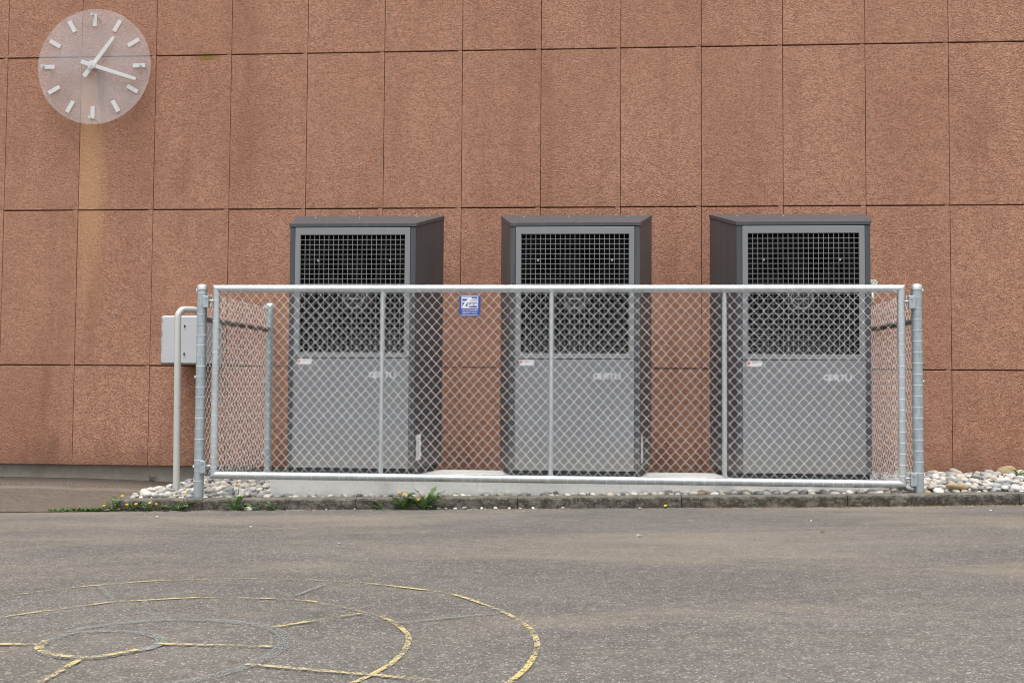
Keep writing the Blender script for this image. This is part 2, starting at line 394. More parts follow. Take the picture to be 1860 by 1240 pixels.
# ------------------------------------------------------------------ ground
KX = [-3, .8, 1.8, 3.2, 4.5, 6.2, 7.4, 10]; KZ = [-.095, -.085, -.056, -.027, 0, .033, .066, .10]
WX = [-3, .05, .7, 1.25, 1.6, 1.8]; WZ = [-.005, -.007, -.009, -.023, -.04, -.06]
YK = -1.62                                        # front face of the kerb
def kz(x): return lerp(KX, KZ, x)
def gz(x, y):
    if y <= YK: return kz(x) + .02 * min(YK - y, 7.0)
    if x < 1.72:
        w = lerp(WX, WZ, x); t = min(1, (y - YK) / 1.67); return kz(x) * (1 - t) + w * t - .004
    return kz(x) - .03
def sheet(name, xs, ys, zf, mat):
    mb = MB(); vs = [(x, y, zf(x, y)) for y in ys for x in xs]; nx = len(xs)
    fs = [(j * nx + i, j * nx + i + 1, (j + 1) * nx + i + 1, (j + 1) * nx + i) for j in range(len(ys) - 1) for i in range(nx - 1)]
    mb.add(vs, fs, True); return mb.obj(name, mat, fix=False)
gx = [-150, -60, -25, -12, -6] + [-3 + .25 * i for i in range(53)] + [12, 16, 25, 60, 150]
gy = [-150, -60, -25, -14, -10] + [-8.62 + .35 * i for i in range(20)] + [-1.64, YK, -1.619, -1.2, -.8, -.4, .05, .4, 10, 40, 150]
g = sheet('ground', gx, gy, gz, 'asphalt'); tag(g, 'grey brown asphalt schoolyard surface with worn tan patches', kind='structure')
px = [-12, -6] + [-3 + .25 * i for i in range(18)] + [1.69]
pth = sheet('path', px, [-1.612, -1.3, -.9, -.5, -.2, .06], lambda x, y: gz(x, y) + .006, 'path')
tag(pth, 'strip of brown stained asphalt between the plinth and the yard', kind='structure')

# worn painted circles of a playground game
def ribbon(mb, pts, w, z=.004):
    P = [Vector(p) for p in pts]; L = []
    for i, q in enumerate(P):
        d = (P[min(i + 1, len(P) - 1)] - P[max(i - 1, 0)]).normalized(); nrm = Vector((-d.y, d.x))
        L.append((q + nrm * w / 2, q - nrm * w / 2))
    vs = [(a.x, a.y, gz(a.x, a.y) + z) for pr in L for a in pr]
    mb.add(vs, [(2 * i + 1, 2 * i + 3, 2 * i + 2, 2 * i) for i in range(len(P) - 1)])
def smooth(pts, n=6, closed=False):
    P = [Vector(p) for p in pts]; out = []
    for i in range(len(P) - 1):
        p0 = P[i - 1] if i else (P[-2] if closed else P[0]); p1, p2 = P[i], P[i + 1]; p3 = P[i + 2] if i + 2 < len(P) else (P[1] if closed else P[-1])
        for k in range(n):
            t = k / n
            out.append(.5 * ((2 * p1) + (p2 - p0) * t + (2 * p0 - 5 * p1 + 4 * p2 - p3) * t * t + (3 * p1 - p0 - 3 * p2 + p3) * t ** 3))
    return out + [P[-1]]
circ = empty('painted_circles', (3.45, -5.38, 0), label='worn yellow and grey ring game painted on the asphalt', kind='structure')
C_OUT = [(2.62, -4.99), (2.66, -4.83), (2.759, -4.681), (2.821, -4.604), (2.914, -4.504), (3.042, -4.411), (3.198, -4.339), (3.438, -4.305), (3.713, -4.326), (3.826, -4.355), (3.958, -4.399), (4.133, -4.503), (4.293, -4.613), (4.437, -4.819), (4.534, -5.001), (4.598, -5.182), (4.626, -5.366), (4.622, -5.529), (4.599, -5.682), (4.54, -5.87), (4.43, -6.1)]
C_SEC = [(2.83, -5.3), (2.89, -5.14), (2.964, -5.032), (3.025, -4.952), (3.094, -4.878), (3.203, -4.77), (3.296, -4.74), (3.432, -4.696), (3.573, -4.695), (3.785, -4.725), (3.914, -4.795), (4.081, -4.945), (4.14, -5.008), (4.213, -5.132), (4.267, -5.273), (4.286, -5.411), (4.284, -5.52), (4.275, -5.604), (4.233, -5.745), (4.16, -5.9)]
C_THI = [(3.283, -5.24), (3.308, -5.178), (3.369, -5.116), (3.453, -5.077), (3.546, -5.057), (3.68, -5.075), (3.78, -5.121), (3.858, -5.181), (3.921, -5.278), (3.949, -5.359), (3.955, -5.481), (3.936, -5.595), (3.896, -5.684), (3.842, -5.754), (3.72, -5.86)]
C_INN = [(3.303, -5.429), (3.286, -5.36), (3.294, -5.267), (3.349, -5.222), (3.443, -5.224), (3.533, -5.263), (3.592, -5.325), (3.612, -5.394), (3.587, -5.462), (3.526, -5.531), (3.459, -5.544), (3.389, -5.52), (3.334, -5.475), (3.303, -5.429)]
def line(name, pts, w, mat, z=.004, sm=True):
    mb = MB(); ribbon(mb, smooth(pts) if sm else [Vector(pts[0]).lerp(Vector(pts[1]), k / 8) for k in range(9)], w, z)
    o = mb.obj(name, mat, None, fix=False); o.parent = circ; o.matrix_parent_inverse = Matrix.Translation((-3.45, 5.38, 0)); return o
line('circle_line', C_OUT, .016, 'yellow'); line('circle_line', C_SEC, .016, 'yellow')
line('circle_line', C_THI, .038, 'greyblue'); line('circle_line', C_INN, .030, 'greyblue')
line('circle_line', C_INN[8:] + C_INN[:2][1:2], .022, 'yellow', .008)
for a, b, m in [((2.995, -4.457), (3.199, -4.763), 'greyblue'), ((3.296, -4.759), (3.455, -5.058), 'greyblue'), ((2.9, -5.41), (3.283, -5.393), 'yellow'),
                ((3.612, -5.385), (3.929, -5.414), 'yellow'), ((3.481, -5.554), (3.504, -5.85), 'yellow'), ((3.855, -5.17), (4.082, -4.95), 'yellow'),
                ((3.921, -5.602), (4.417, -5.745), 'yellow'), ((4.199, -5.109), (4.51, -4.946), 'greyblue'), ((3.834, -4.388), (3.779, -4.667), 'greyblue')]:
    line('spoke_line', (a, b), .018, m, .006, False)
line('paint_dash', ((4.433, -5.404), (4.458, -5.398)), .012, 'bluepaint', .006, False); line('paint_dash', ((4.126, -4.726), (4.152, -4.726)), .012, 'bluepaint', .006, False)

# ------------------------------------------------------------------ building
PX, PZ, Z0 = .625, 1.255, .90
bld = empty('building', (4.4, 0, 0), label='reddish brown building facade clad in large rough plaster panels', cat='building')
def part(mb, name, mat, parent, bevel=0, fix=True):
    """mesh given in world coordinates, hung under a thing (or part) without moving"""
    o = mb.obj(name, mat, None, bevel, fix); return hang(o, parent)
def hang(o, parent):
    o.parent = parent
    p = parent; off = Vector((0, 0, 0))
    while p: off += p.location; p = p.parent
    o.location = o.location - off
    return o
X0, X1 = -4 * PX, 18 * PX
mb = MB(); mb.box(X0 + .01, X1 - .01, .048, 7, .115, 4.66); part(mb, 'core_wall', 'backing', bld)
mb = MB(); mb.box(X0 + .02, X1 - .02, .055, 7, -.3, .113); part(mb, 'plinth', 'plinth', bld)
mb = MB(); mb.box(X0 - .03, X1 + .03, -.04, 7.05, 4.668, 4.75); part(mb, 'coping', 'body', bld, .006)
def panel_mesh(h, tab):
    mb = MB(); mb.box(.0019, PX - .0019, 0, .046, .005, h - .005)
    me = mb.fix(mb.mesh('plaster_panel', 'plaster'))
    bm = bmesh.new(); bm.from_mesh(me)
    es = [e for e in bm.edges if all(v.co.y < .001 for v in e.verts)]
    bmesh.ops.bevel(bm, geom=es, offset=.0032, segments=2, affect='EDGES', profile=.6)
    if tab:
        r = bmesh.ops.create_cube(bm, size=1)
        for v in r['verts']: v.co = Vector((PX - .0045 - .017 + v.co.x * .034, .024 + v.co.y * .044, h - .001 + v.co.z * .0105))
    bm.to_mesh(me); bm.free(); return me
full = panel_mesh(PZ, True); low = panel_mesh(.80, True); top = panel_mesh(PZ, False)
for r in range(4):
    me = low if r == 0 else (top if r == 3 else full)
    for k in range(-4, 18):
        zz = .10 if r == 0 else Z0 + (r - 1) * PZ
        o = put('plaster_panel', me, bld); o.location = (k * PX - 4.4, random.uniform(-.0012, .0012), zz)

# ------------------------------------------------------------------ wall clock
CX, CZ, CR = .789, 3.294, .467
ck = empty('wall_clock', (CX, -.12, CZ), label='round wall clock with milky clear disc and white hands', cat='clock')
mb = MB(); disc(mb, CX, CZ, CR, -.12, .008, 96); part(mb, 'clear_disc', 'acrylic', ck)
for k in range(12):
    a = k * math.pi / 6; d = Vector((math.sin(a), math.cos(a))); q = Vector((d.y, -d.x)); mb = MB()
    c = Vector((CX, CZ)) + d * .375; L, Wd = .051, .0165
    mb.plate([tuple(c + q * sx * Wd + d * sy * L) for sx, sy in ((-1, -1), (1, -1), (1, 1), (-1, 1))], -.126, .005); mk = part(mb, 'hour_mark', 'white', ck)
    if k % 3 == 0:
        e = Vector((CX, CZ)) + d * .417 + (Vector((-.015, 0)) if k in (0, 6) else Vector((0, .004)) if k == 9 else Vector((-.03, 0)))
        mb = MB(); mb.tube([(e.x, -.142, e.y), (e.x, .0, e.y)], .0075, 10); part(mb, 'standoff', 'steel', ck)
        mb = MB(); disc(mb, e.x, e.y, .0125, -.148, .009, 12); part(mb, 'cap_nut', 'steel', ck)
def hand(ang, L, tail, w, y):
    d = Vector((math.sin(ang), math.cos(ang))); q = Vector((d.y, -d.x)); c = Vector((CX, CZ)); mb = MB()
    pts = [c + q * w * 1.25 - d * tail, c + q * w * 1.15 + d * .03, c + q * w + d * (L - .015), c + q * w * .55 + d * L, c - q * w * .55 + d * L, c - q * w + d * (L - .015), c - q * w * 1.15 + d * .03, c - q * w * 1.25 - d * tail]
    mb.plate([tuple(p) for p in pts], y, .006); part(mb, 'clock_hand', 'white', ck, .001)
hand(R(37), .285, .11, .0150, -.150); hand(R(108), .385, .095, .0130, -.160)
mb = MB(); disc(mb, CX, CZ, .034, -.166, .042, 24); hb = part(mb, 'hub', 'white', ck, .002)
mb = MB(); disc(mb, CX, CZ, .016, -.170, .006, 16); part(mb, 'hub_cap', 'alu', hb)
mb = MB(); mb.tube([(CX, -.11, CZ), (CX, .0, CZ)], .03, 14); part(mb, 'spindle', 'alu', ck)

# ------------------------------------------------------------------ kerb, slab, stone beds
kerb = empty('kerb', (1.75, YK, 0), label='low weathered concrete kerb edging the stone bed', kind='structure')
cuts = [1.72, 2.31, 3.30, 4.32, 5.33, 6.33, 7.34, 8.35, 9.4]
for a, b in zip(cuts, cuts[1:]):
    mb = MB(); n = 10; vs = []; x0, x1 = a + .002, b - .002
    for i in range(n + 1):
        x = x0 + (x1 - x0) * i / n; t = kz(x) + .070 + .0035 * noise.noise((x * 9, 1, 0))
        j = .0035 * noise.noise((x * 11, 5, 0))
        vs += [(x, YK + j, kz(x) - .12), (x, YK + j, t - .014), (x, YK + .005 + j, t - .004), (x, YK + .016, t), (x, YK + .085, t + .002), (x, YK + .09, kz(x) - .12)]
    fs = [(i * 6 + k, (i + 1) * 6 + k, (i + 1) * 6 + k + 1, i * 6 + k + 1) for i in range(n) for k in range(5)] + [tuple(range(6)), tuple(range(n * 6 + 5, n * 6 - 1, -1))]
    mb.add(vs, fs); part(mb, 'kerb_stone', 'kerb', kerb)
for a, b in ((-1.525, -.86), (-.855, -.03)):
    mb = MB(); mb.prism([(1.70, a), (1.77, a), (1.77, b), (1.70, b)], -.15, lambda x, y: .014 + .012 * (y + 1.5) / 1.4); part(mb, 'kerb_stone', 'kerb', kerb, .008)

SX0, SX1, SY0, SY1, SZ = 2.684, 6.615, -1.42, -.60, .150
slab = MB(); slab.box(SX0, SX1, SY0, SY1, -.12, SZ); o = slab.obj('concrete_slab', 'concrete', None, .006)
tag(o, 'long pale concrete slab carrying the three grey cabinets', 'slab')
brd = MB(); brd.box(2.30, 2.66, -.05, -.025, -.02, .04); o = brd.obj('wooden_board', 'wood', None, .003); tag(o, 'narrow brown board lying against the plinth behind the left stones', 'board')

def bedz(x, y):
    if x < SX0: return -.005 + .0 * y
    if y < SY0: return kz(x) + .062
    return max(kz(x) + .045, .0) - (.018 if x > SX1 else 0)
def in_bed(x, y):
    if 1.78 < x < SX0 - .01 and -1.52 < y < .03: return True
    if SX0 <= x <= SX1 and -1.522 < y < SY0 - .008: return True
    if SX0 <= x <= SX1 and SY1 + .02 < y < -.02: return True
    return SX1 + .01 < x < 9.3 and -1.52 < y < -.01
bx = [1.775 + .1 * i for i in range(77)]; by = [-1.53, -1.42, -1.2, -.9, -.6, -.3, 0, .045]
bed = sheet('gravel_bed', bx, by, lambda x, y: bedz(x, y) - .012, 'earth'); tag(bed, 'bed of rounded river stones between kerb and wall', kind='structure')
def rock_mesh(seed, sub=2, rough=.42):
    bm = bmesh.new(); bmesh.ops.create_icosphere(bm, subdivisions=sub, radius=1)
    for v in bm.verts:
        k = 1 + rough * noise.noise(v.co * .9 + Vector((seed * 7.3, seed * 1.7, 0))) + rough * .35 * noise.noise(v.co * 2.1 + Vector((0, seed * 3.1, 5)))
        v.co *= k
    for f in bm.faces: f.smooth = True
    me = bpy.data.meshes.new('stone'); bm.to_mesh(me); bm.free(); me.materials.append(M['stone']); return me
rocks = [rock_mesh(i + 1) for i in range(9)]
posts_xy = [(2.03, -.945), (2.24, -1.50), (6.785, -1.50), (2.265, -.12), (6.80, -.12), (1.935, -1.1)]
cell = {}; stones = []
def try_stone(x, y, r, lift):
    for px_, py_ in posts_xy:
        if (x - px_) ** 2 + (y - py_) ** 2 < (.034 + r * .7) ** 2: return
    if y - r * .6 < -1.535: return
    if SX0 - r < x < SX1 + r and SY0 - r * .55 < y < SY1 + r * .8: return
    ci, cj = int(x / .12), int(y / .12)
    for i in (ci - 1, ci, ci + 1):
        for j in (cj - 1, cj, cj + 1):
            for (xx, yy, rr, ll) in cell.get((i, j), ()):
                if ll == lift and (x - xx) ** 2 + ((y - yy)) ** 2 < ((r + rr) * .84) ** 2: return
    cell.setdefault((ci, cj), []).append((x, y, r, lift)); stones.append((x, y, r, lift))
rs = random.Random(11)
for layer, tries in ((0, 60000), (1, 5000)):
    for _ in range(tries):
        x = rs.uniform(1.78, 8.9); y = rs.uniform(-1.53, .03)
        if not in_bed(x, y): continue
        if SX0 <= x <= SX1 and y < SY0:
            dens = .22 if x < 4.9 else 1.0
            if rs.random() > dens or layer == 1: continue
            r = rs.uniform(.013, .027) if x < 5.2 else rs.uniform(.018, .034)
        else:
            if layer == 1 and SX0 <= x <= SX1: continue
            r = rs.choice((rs.uniform(.012, .022), rs.uniform(.016, .030), rs.uniform(.020, .033), rs.uniform(.022, .040)))
        try_stone(x, y, r, layer)
def sees(x, y, r):
    d = Vector((x, y, .05)) - camo.location; dep = d.dot(fw); u = d.dot(rt) / dep
    if abs(u) > .495: return -1
    if SX0 < x < SX1 and y > SY1: return r * .2
    return r / dep
order = sorted(stones, key=lambda s: -sees(*s[:3]))
rest = MB()
for i, (x, y, r, l) in enumerate(order):
    k = rs.randrange(len(rocks)); me = rocks[k]
    sc = Vector((r * rs.uniform(1.0, 1.3), r * rs.uniform(.8, 1.1), r * rs.uniform(.52, .80))); rot = (rs.uniform(-.3, .3), rs.uniform(-.3, .3), rs.uniform(0, 6.3))
    z = bedz(x, y) + sc.z * .55 + l * .024
    if i < 300:
        o = put('stone', me, bed); o.location = (x, y, z); o.rotation_euler = rot; o.scale = sc
    else:
        from_e = Matrix.Translation((x, y, z)) @ __import__('mathutils').Euler(rot).to_matrix().to_4x4() @ Matrix.Diagonal((*sc, 1))
        rest.add([from_e @ v.co for v in me.vertices], [tuple(p.vertices) for p in me.polygons], True)
o = rest.obj('small_stones', 'stone', bed, fix=False); o['kind'] = 'stuff'

def boulder(loc, s, rot, seed, label):
    me = rock_mesh(seed, 3, .22); me.name = 'boulder'; me.materials.clear(); me.materials.append(M['boulder'])
    o = put('boulder', me, None, loc); o.scale = s; o.rotation_euler = rot; return tag(o, label, 'rock')
boulder((7.86, -.11, .135), (.085, .065, .060), (.1, .25, .3), 21, 'large tan rock against the wall just left of the green weed')
boulder((8.02, -.12, .125), (.075, .06, .045), (0, -.1, 1.0), 22, 'flat tan rock behind the weed at the right edge')
boulder((7.47, -.13, .105), (.060, .05, .040), (.1, .1, 2.0), 23, 'ochre rock among the white stones near a panel joint')
boulder((7.20, -.10, .105), (.075, .05, .040), (.1, .2, .2), 25, 'tan rock at the wall close to the right gate post')
boulder((7.70, -.22, .110), (.050, .04, .038), (0, .2, .7), 24, 'olive rounded rock beside the large tan rock')

# ------------------------------------------------------------------ chain link fence
DX, DZ = .0606, .0675
def wire_mesh(z0, z1, flip, r=.00145):
    mb = MB(); pts = []; n = int(round((z1 - z0) / (DZ / 2)))
    a = .0042                                   # flattened coil: one set of strands lies in front, the other behind
    for i in range(n + 1):
        side = (i % 2) if not flip else 1 - (i % 2)
        x = (-DX / 4 if side == 0 else DX / 4) * 1.03; z = z0 + i * DZ / 2
        yi, yo = (-a, a) if side == 0 else (a, -a)
        pts += [(x, yi, z - .0014), (x, yo, z + .0014)]
    mb.tube(pts, r, 4, False, True); me = mb.mesh('wire', 'wire'); return mb.fix(me)
def loops(mb, axis, a0, a1, step, fixed, rad, r=.0011):
    k = a0
    while k < a1:
        if axis == 'x': mb.ring((k, fixed[0], fixed[1]), rad, r, 'x', 16, 4)
        else: mb.ring((fixed[0], fixed[1], k), rad, r, 'z', 16, 4)
        k += step
GY, GZ0, GZ1, GX0, GX1 = -1.515, .170, 1.377, 2.342, 6.688
gate = empty('fence_gate', (GX0, GY, GZ0), label='long low chain link gate panel in a galvanised tube frame', cat='gate')
def mitred(axis, a0, a1, c, r, in0, in1, seg=18):
    """tube along x or z with 45 degree ends; in0/in1: +1 if the frame's inside lies on the + side of the cross axis"""
    mb = MB(); vs = []
    for e, s in ((a0, 1), (a1, -1)):
        for k in range(seg):
            a = 2 * math.pi * k / seg; q, yy = r * math.cos(a), r * math.sin(a)
            m = e + s * q * in0
            vs.append((m, c[0] + yy, c[1] + q) if axis == 'x' else (c[1] + q, c[0] + yy, m))
    mb.add(vs, [(k, (k + 1) % seg, (k + 1) % seg + seg, k + seg) for k in range(seg)], True); return mb
RR = .0245
rt_ = part(mitred('x', GX0, GX1, (GY, GZ1), RR, -1, 0), 'top_rail', 'galv', gate)
rb_ = part(mitred('x', GX0, GX1, (GY, GZ0), RR, 1, 0), 'bottom_rail', 'galv', gate)
rl_ = part(mitred('z', GZ0, GZ1, (GY, GX0), RR * .95, 1, 0), 'side_rail', 'galv', gate)
rr_ = part(mitred('z', GZ0, GZ1, (GY, GX1), RR * .95, -1, 0), 'side_rail', 'galv', gate)
for rail, z in ((rt_, GZ1), (rb_, GZ0)):
    mb = MB(); loops(mb, 'x', GX0 + .045, GX1 - .04, DX, (GY, z), RR + .0008); part(mb, 'wire_wrap', 'wire', rail)['kind'] = 'stuff'
for rail, x in ((rl_, GX0), (rr_, GX1)):
    mb = MB(); loops(mb, 'z', GZ0 + .05, GZ1 - .04, DZ, (x, GY), RR * .95 + .0008); part(mb, 'wire_wrap', 'wire', rail)['kind'] = 'stuff'
for x in (3.435, 4.521, 5.606):
    mb = MB(); mb.tube([(x, GY + .004, GZ0 + .02), (x, GY + .004, GZ1 - .02)], .0140, 14, False); part(mb, 'brace', 'galv', gate)
wa, wb = wire_mesh(GZ0 + .018, GZ1 - .014, False), wire_mesh(GZ0 + .018, GZ1 - .014, True)
n = int((GX1 - GX0 - .03) / (DX / 2))
for i in range(n):
    o = put('wire', wb if i % 2 else wa, gate); o.location = (.022 + DX / 4 + i * DX / 2 + random.uniform(-.0012, .0012), -.012 + .006 * math.sin(i * .11) * math.sin(i * .037 + 1) + random.uniform(-.001, .001), -GZ0 + random.uniform(-.002, .002))
    o.rotation_euler = (random.uniform(-.004, .004), random.uniform(-.0012, .0012), random.uniform(-.06, .06))

def side_fence(name, fx, rx, zb_f, label, out):
    t = empty(name, (fx, -1.5, zb_f), label=label, cat='fence', group='side fences between gate and wall')
    ph = 1.405
    def post(x, y, zb, zt, r, cap):
        mb = MB(); mb.tube([(x, y, zb - .15), (x, y, zt)], r, 24); p = part(mb, 'fence_post', 'galv_post', t)
        if cap:
            mb = MB(); mb.tube([(x, y, zt - .03), (x, y, zt + .001), (x, y, zt + .006), (x, y, zt + .009)], [r + .002, r + .002, r * .8, r * .3], 24); part(mb, 'post_cap', 'alu', p)
        return p
    p1 = post(fx, -1.5, zb_f, ph - .006, .0315, True); p2 = post(rx, -.12, 0.0, 1.385, .030, True)
    mb = MB(); loops(mb, 'z', zb_f + .13, 1.36, DZ, (fx, -1.5), .0325); part(mb, 'wire_wrap', 'wire', p1)['kind'] = 'stuff'
    mb = MB(); loops(mb, 'z', .13, 1.35, DZ, (rx, -.12), .031); part(mb, 'wire_wrap', 'wire', p2)['kind'] = 'stuff'
    mb = MB(); mb.tube([(fx + .01, -1.48, 1.18), (rx, -.14, 1.183)], .0195, 14, False); part(mb, 'middle_rail', 'dark_tube', t)
    # tension clips
    for z in (1.365, .80, .22):
        mb = MB(); mb.tube([(fx + out * .028, -1.5, z), (fx + out * .038, -1.5, z)], .008, 8); mb.tube([(fx + out * .036, -1.507, z - .006), (fx + out * .041, -1.493, z + .010)], .004, 6); part(mb, 'clip', 'galv_post', p1)
    for z in (1.36, .78, .22):
        mb = MB(); mb.box(rx - .045, rx + .0, -.16, -.145, z - .012, z + .012); part(mb, 'clip', 'galv_post', p2, .002)
    # hinge brackets and their pins
    s = -out
    for z, hh in ((1.290, .039), (.222 if out < 0 else .20, .040)):
        h = MB(); x0, x1 = sorted((fx + s * .020, fx + s * .058)); h.box(x0, x1, -1.548, -1.516, z - hh, z + hh); hg = part(h, 'hinge_bracket', 'galv_post', p1, .003)
        b = MB(); disc(b, fx + s * .042, z + hh * .62, .0065, -1.553, .006, 10); part(b, 'bolt', 'steel', hg)
        b = MB(); b.tube([(fx + s * .05, -1.525, z + .006), (GX0 if out < 0 else GX1, -1.525, z + .006)], .0075, 10); part(b, 'hinge_pin', 'steel', hg)
    # woven wires
    L = math.hypot(rx - fx, 1.38); ang = math.atan2(1.38, rx - fx)
    ma, mb2 = wire_mesh(.135, 1.345, False), wire_mesh(.135, 1.345, True)
    k = int((L - .08) / (DX / 2))
    for i in range(k):
        d = .045 + i * DX / 2; o = put('wire', mb2 if i % 2 else ma, t)
        o.location = (math.cos(ang) * d, math.sin(ang) * d, -zb_f); o.rotation_euler.z = ang + random.uniform(-.04, .04)
    return t
M['dark_tube'] = plain('dark_pipe', (.20, .185, .165), .5, .3, .2)  # dull grey-brown, darker than the zinc posts
side_fence('side_fence', 2.240, 2.265, .0, 'chain link side fence with posts left of the cabinets near the white box', -1)
side_fence('side_fence', 6.787, 6.800, .11, 'chain link side fence with posts right of the cabinets beside the tap', 1)

# handrail
hr = empty('handrail', (1.93, -1.1, 0), label='pale bent metal handrail rising from the stones beside the white box', cat='handrail')
arc = [(1.932, -1.1, -.06), (1.925, -1.1, .6), (1.918, -1.1, 1.21)]
for k in range(1, 8):
    a = k / 7 * math.pi / 2; arc.append((1.917 + .030 * (1 - math.cos(a)), -1.1 + .05 * (1 - math.cos(a)), 1.21 + .065 * math.sin(a)))
arc += [(1.985, -1.01, 1.277)]
for k in range(1, 8):
    a = k / 7 * math.pi / 2; arc.append((1.985 + .04 * math.sin(a), -1.01 + .06 * math.sin(a), 1.277 - .065 * (1 - math.cos(a))))
arc += [(2.028, -.945, .6), (2.033, -.945, -.06)]
mb = MB(); mb.tube(arc, .0225, 18); part(mb, 'bent_tube', 'rail', hr)

# white meter box on the wall
bxo = empty('meter_box', (1.66, -.02, .9), label='white metal box with rounded corners mounted on the wall left of the fence', cat='box')
mb = MB(); mb.box(1.512, 1.850, -.42, -.02, .902, 1.275); part(mb, 'box_body', 'box', bxo, .014)
mb = MB(); mb.box(1.60, 1.76, -.02, .01, 1.0, 1.2); part(mb, 'mounting_plate', 'galv_post', bxo)
for z in (1.195, .985):
    mb = MB(); mb.tube([(1.70, -.428, z), (1.70, -.418, z)], .006, 10); mb.box(1.697, 1.703, -.432, -.426, z - .012, z + .006); part(mb, 'latch', 'black', bxo)

# ------------------------------------------------------------------ heat pumps
FY, RY = -1.17, -.60; HW, RW = .433, .543
def pump():
    t = empty('heat_pump', (0, 0, SZ), cat='heat pump', group='grey heat pump cabinets on the slab')
    y0 = FY; F = lambda x, y: 1.826 + (1.966 - 1.826) * (y - FY) / (RY - FY); zl = lambda x, y: F(x, y) + .030
    g = .005
    mb = MB(); mb.prism([(-HW - g, y0 - g), (HW + g, y0 - g), (RW + g, RY), (RW * .9, RY + .02), (-RW * .9, RY + .02), (-RW - g, RY)], lambda x, y: F(x, min(y, RY)) + .003, lambda x, y: zl(x, min(y, RY))); lid = part(mb, 'lid', 'body', t, .003)
    for x in (-.37, -.05, .37):
        mb = MB(); q = zl(x, RY - .15); mb.tube([(x, RY - .15, q - .002), (x, RY - .15, q + .005)], .006, 8); part(mb, 'screw', 'steel', lid)
    for s in (-1, 1):
        a, b = (HW - .036, HW)
        xs = sorted((s * a, s * b)); mb = MB(); mb.box(xs[0], xs[1], y0, y0 + .03, .197, 1.826); part(mb, 'corner_strip', 'body', t, .002)
        mb = MB(); P = [(s * HW, y0 + .002), (s * RW, RY), (s * (RW - .025), RY), (s * (HW - .022), y0 + .032), (s * HW * .995, y0 + .031)]
        P = [(s * (HW - .0005), y0 + .0035), (s * RW, RY), (s * (RW - .02), RY + .0), (s * (HW - .02), y0 + .033)]
        if s < 0: P = P[::-1]
        mb.prism(P, .197, F); sp = part(mb, 'side_panel', 'body', t)
        if s > 0:
            d = Vector((RW - HW, RY - FY, 0)).normalized(); nn = Vector((d.y, -d.x, 0)); o0 = Vector((HW, FY, 0))
            mb = MB(); cs = [o0 + d * u + nn * .0015 for u in (.045, .135)]
            mb.add([(cs[0].x, cs[0].y, .252), (cs[1].x, cs[1].y, .252), (cs[1].x, cs[1].y, .425), (cs[0].x, cs[0].y, .425)], [(0, 1, 2, 3)]); lb = part(mb, 'rating_label', 'sticker', sp, 0, False)
            mb = MB()
            for k in range(9):
                z = .27 + k * .017; u0 = .06; u1 = (.12, .10, .112, .09, .12, .085, .11, .12, .08)[k]
                c0, c1 = o0 + d * u0 + nn * .0022, o0 + d * u1 + nn * .0022
                mb.add([(c0.x, c0.y, z), (c1.x, c1.y, z), (c1.x, c1.y, z + .006), (c0.x, c0.y, z + .006)], [(0, 1, 2, 3)])
            part(mb, 'print', 'ink', lb, 0, False)['kind'] = 'stuff'
    mb = MB(); mb.prism([(-RW + .02, RY - .02), (RW - .02, RY - .02), (RW - .02, RY - .002), (-RW + .02, RY - .002)], .197, F(0, RY - .02)); part(mb, 'rear_panel', 'body', t)
    mb = MB(); mb.prism([(-HW + .012, y0 + .012), (HW - .012, y0 + .012), (RW - .03, RY - .01), (-RW + .03, RY - .01)], .150, .1965); bs = part(mb, 'base', 'black', t, .003)
    for s in (-1, 1):
        mb = MB(); disc(mb, s * .40, .172, .004, y0 + .010, .003, 8); part(mb, 'screw', 'steel', bs)
    # front frame around the grille
    FW, OW, OZ0, OZ1 = .3955, .3605, .976, 1.775; y = y0 - .006
    mb = MB()
    out = [(-FW, .9405), (FW, .9405), (FW, 1.8235), (-FW, 1.8235)]; inn = [(-OW, OZ0), (OW, OZ0), (OW, OZ1), (-OW, OZ1)]
    vs = [(x, y, z) for x, z in out] + [(x, y, z) for x, z in inn] + [(x, y + .022, z) for x, z in out] + [(x, y + .022, z) for x, z in inn]
    fs = []
    for i in range(4):
        j = (i + 1) % 4
        fs += [(i, j, j + 4, i + 4), (i + 4, j + 4, j + 12, i + 12), (j, i, i + 8, j + 8), (i + 8, i + 12, j + 12, j + 8)]
    mb.add(vs, fs); ff = part(mb, 'front_frame', 'front', t, .0025)
    mb = MB(); mb.plate([(-FW, .1985), (FW, .1985), (FW, .9365), (-FW, .9365)], y, .022); lp = part(mb, 'front_panel', 'front', t, .0025)
    for s in (-1, 1):
        mb = MB(); disc(mb, s * .375, .956, .0055, y - .001, .004, 8); part(mb, 'screw', 'black', ff)
        mb = MB(); disc(mb, s * .375, .917, .0055, y - .001, .004, 8); part(mb, 'screw', 'black', lp)
    # grille
    mb = MB(); gy_ = y + .006
    r_out = [(-OW, OZ0), (OW, OZ0), (OW, OZ1), (-OW, OZ1)]
    mb.tube([(x, gy_, z) for x, z in r_out], .003, 4, False, False, True); gr = part(mb, 'grille', 'bar', t)
    vb = MB(); vb.box(-.0016, .0016, -.002, .001, OZ0, OZ1); vme = vb.fix(vb.mesh('grille_bar', 'bar'))
    hbm = MB(); hbm.box(-OW, OW, .001, .0035, -.0016, .0016); hme = hbm.fix(hbm.mesh('grille_bar', 'bar'))
    for i in range(1, 22): o = put('grille_bar', vme, gr); o.location = (-OW + i * 2 * OW / 22, gy_, 0)
    for i in range(1, 24): o = put('grille_bar', hme, gr); o.location = (0, gy_, OZ0 + i * (OZ1 - OZ0) / 24)
    # fan behind it
    FC = 1.352; n = 40
    mb = MB(); yb = y0 + .075
    sq = []
